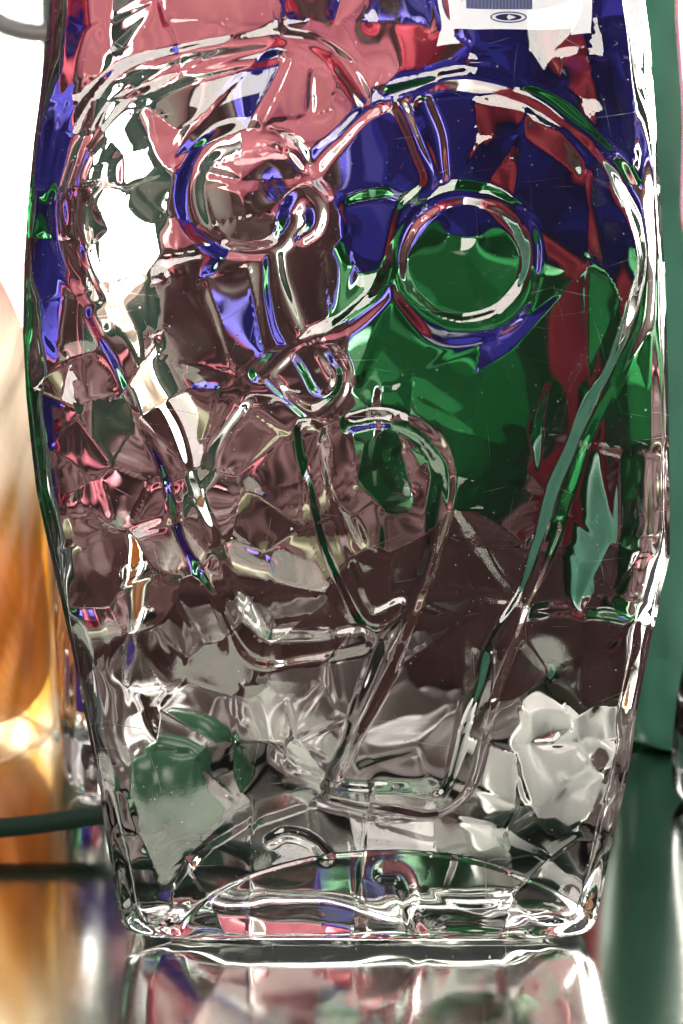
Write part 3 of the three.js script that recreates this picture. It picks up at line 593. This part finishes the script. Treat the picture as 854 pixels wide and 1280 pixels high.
  const scratch = (x, y, a, long, deep, bend) => { for (let s = 0; s < long; s++) { a += bend; x += Math.cos(a); y += Math.sin(a); scratches[(Math.floor(y) & 1023) * 1024 + (Math.floor(x) & 1023)] = deep * Math.sin(s / long * Math.PI); } };
  for (let q = 0; q < 90; q++) scratch(random() * 1024, random() * 1024, (random() - 0.5) * 0.9 + (random() < 0.25 ? 1.4 : 0), 30 + random() * 200, 80 + random() * 150, (random() - 0.5) * 0.006);
  for (let q = 0; q < 600; q++) { const x = random() * 1024, y = random() * 1024, r = 0.5 + random() ** 4 * 2; for (let a = -2; a <= 2; a++) for (let b = -2; b <= 2; b++) if (Math.hypot(a, b) < r) scratches[(Math.floor(y + a) & 1023) * 1024 + (Math.floor(x + b) & 1023)] = 210; }
  const wear = dataTexture(1024, (x, y) => [scratches[y * 1024 + x]]);
  wear.repeat.set(9, 9);
  const crystal = std(1, 1, 1, 0, { transmission: 1, thickness: 0.045, ior: 1.5 }), worn = std(1, 1, 1, 0.5, { transmission: 1, thickness: 0.045, ior: 1.5, roughnessMap: wear });
  const block = thing('crystal_block', 0, 0.0006, 0);
  tag(block, 'large clear crystal block with a moulded face of round eyes and brow lines', 'glass sculpture');
  for (const [key, list] of faces) {
    const map = new Map(), index = [], p = [], n = [], uv = [];
    for (const v of list) { if (!map.has(v)) { map.set(v, map.size); p.push(P[v * 3], P[v * 3 + 1], P[v * 3 + 2]); n.push(N[v * 3], N[v * 3 + 1], N[v * 3 + 2]); uv.push(P[v * 3], P[v * 3 + 1]); } index.push(map.get(v)); }
    const g = new THREE.BufferGeometry();
    g.setAttribute('position', new THREE.Float32BufferAttribute(p, 3)); g.setAttribute('normal', new THREE.Float32BufferAttribute(n, 3)); g.setAttribute('uv', new THREE.Float32BufferAttribute(uv, 2)); g.setIndex(index);
    const kind = kinds.get(key);
    mesh(key === 'body' ? 'body' : kind >= 1000 ? ridges[kind - 1000]?.name ?? 'eye' : planes[kind].name, g, key === 'body' ? crystal : worn, block);
  }

  // the sticker on the back, printed towards the back, so it reads mirrored through the crystal
  const [x0, x1, y0, y1] = [23.3, 63.0, 228.2, 252.9], print = document.createElement('canvas'); print.width = 768; print.height = 512;
  const ink = print.getContext('2d');
  ink.fillStyle = '#f4f5f8'; ink.fillRect(0, 0, 768, 512);
  ink.fillStyle = '#2a3c86'; ink.fillRect(278, 0, 380, 388);
  ink.fillStyle = '#eef0f6'; for (let q = 0; q < 48; q++) ink.fillRect(278 + q * 8, 0, 2, 388);
  ink.beginPath(); ink.moveTo(690, 180); ink.lineTo(735, 110); ink.lineTo(745, 190); ink.lineTo(680, 350); ink.fillStyle = '#3a4f9a'; ink.fill();
  ink.strokeStyle = '#26357c'; ink.lineWidth = 7; ink.beginPath(); ink.ellipse(413, 437, 100, 32, 0, 0, Math.PI * 2); ink.stroke();
  ink.fillStyle = '#1d2b6c'; ink.beginPath(); ink.ellipse(413, 437, 74, 21, 0, 0, Math.PI * 2); ink.fill();
  ink.fillStyle = '#f4f5f8'; ink.beginPath(); ink.moveTo(370, 437); ink.lineTo(413, 420); ink.lineTo(424, 437); ink.lineTo(413, 454); ink.fill();
  ink.fillStyle = '#26292f'; ink.font = 'bold 74px sans-serif'; ink.textAlign = 'center'; ink.fillText('LEAD', 140, 235); ink.fillText('FREE', 140, 322);
  const sheet = new THREE.CanvasTexture(print); sheet.colorSpace = THREE.SRGBColorSpace;
  const through = sheet.clone(); through.wrapS = THREE.RepeatWrapping; through.repeat.x = -1;
  const sticker = mesh('sticker', new THREE.BoxGeometry((x1 - x0) / 1000, (y1 - y0) / 1000, 0.0001), [0, 1, 2, 3, 4, 5].map((k) => std(1, 1, 1, 0.9, { transmission: 0.55, thickness: 0, ...(k === 4 ? { map: sheet } : k === 5 ? { map: through } : {}) })), block);
  sticker.rotation.y = Math.PI; sticker.position.set((x0 + x1) / 2000, (y0 + y1) / 2000, -DEEP / 1000 - 0.0004);
  sticker.userData.label = 'white and dark blue paper sticker with mirrored lettering';
}

renderer.render(scene, camera);
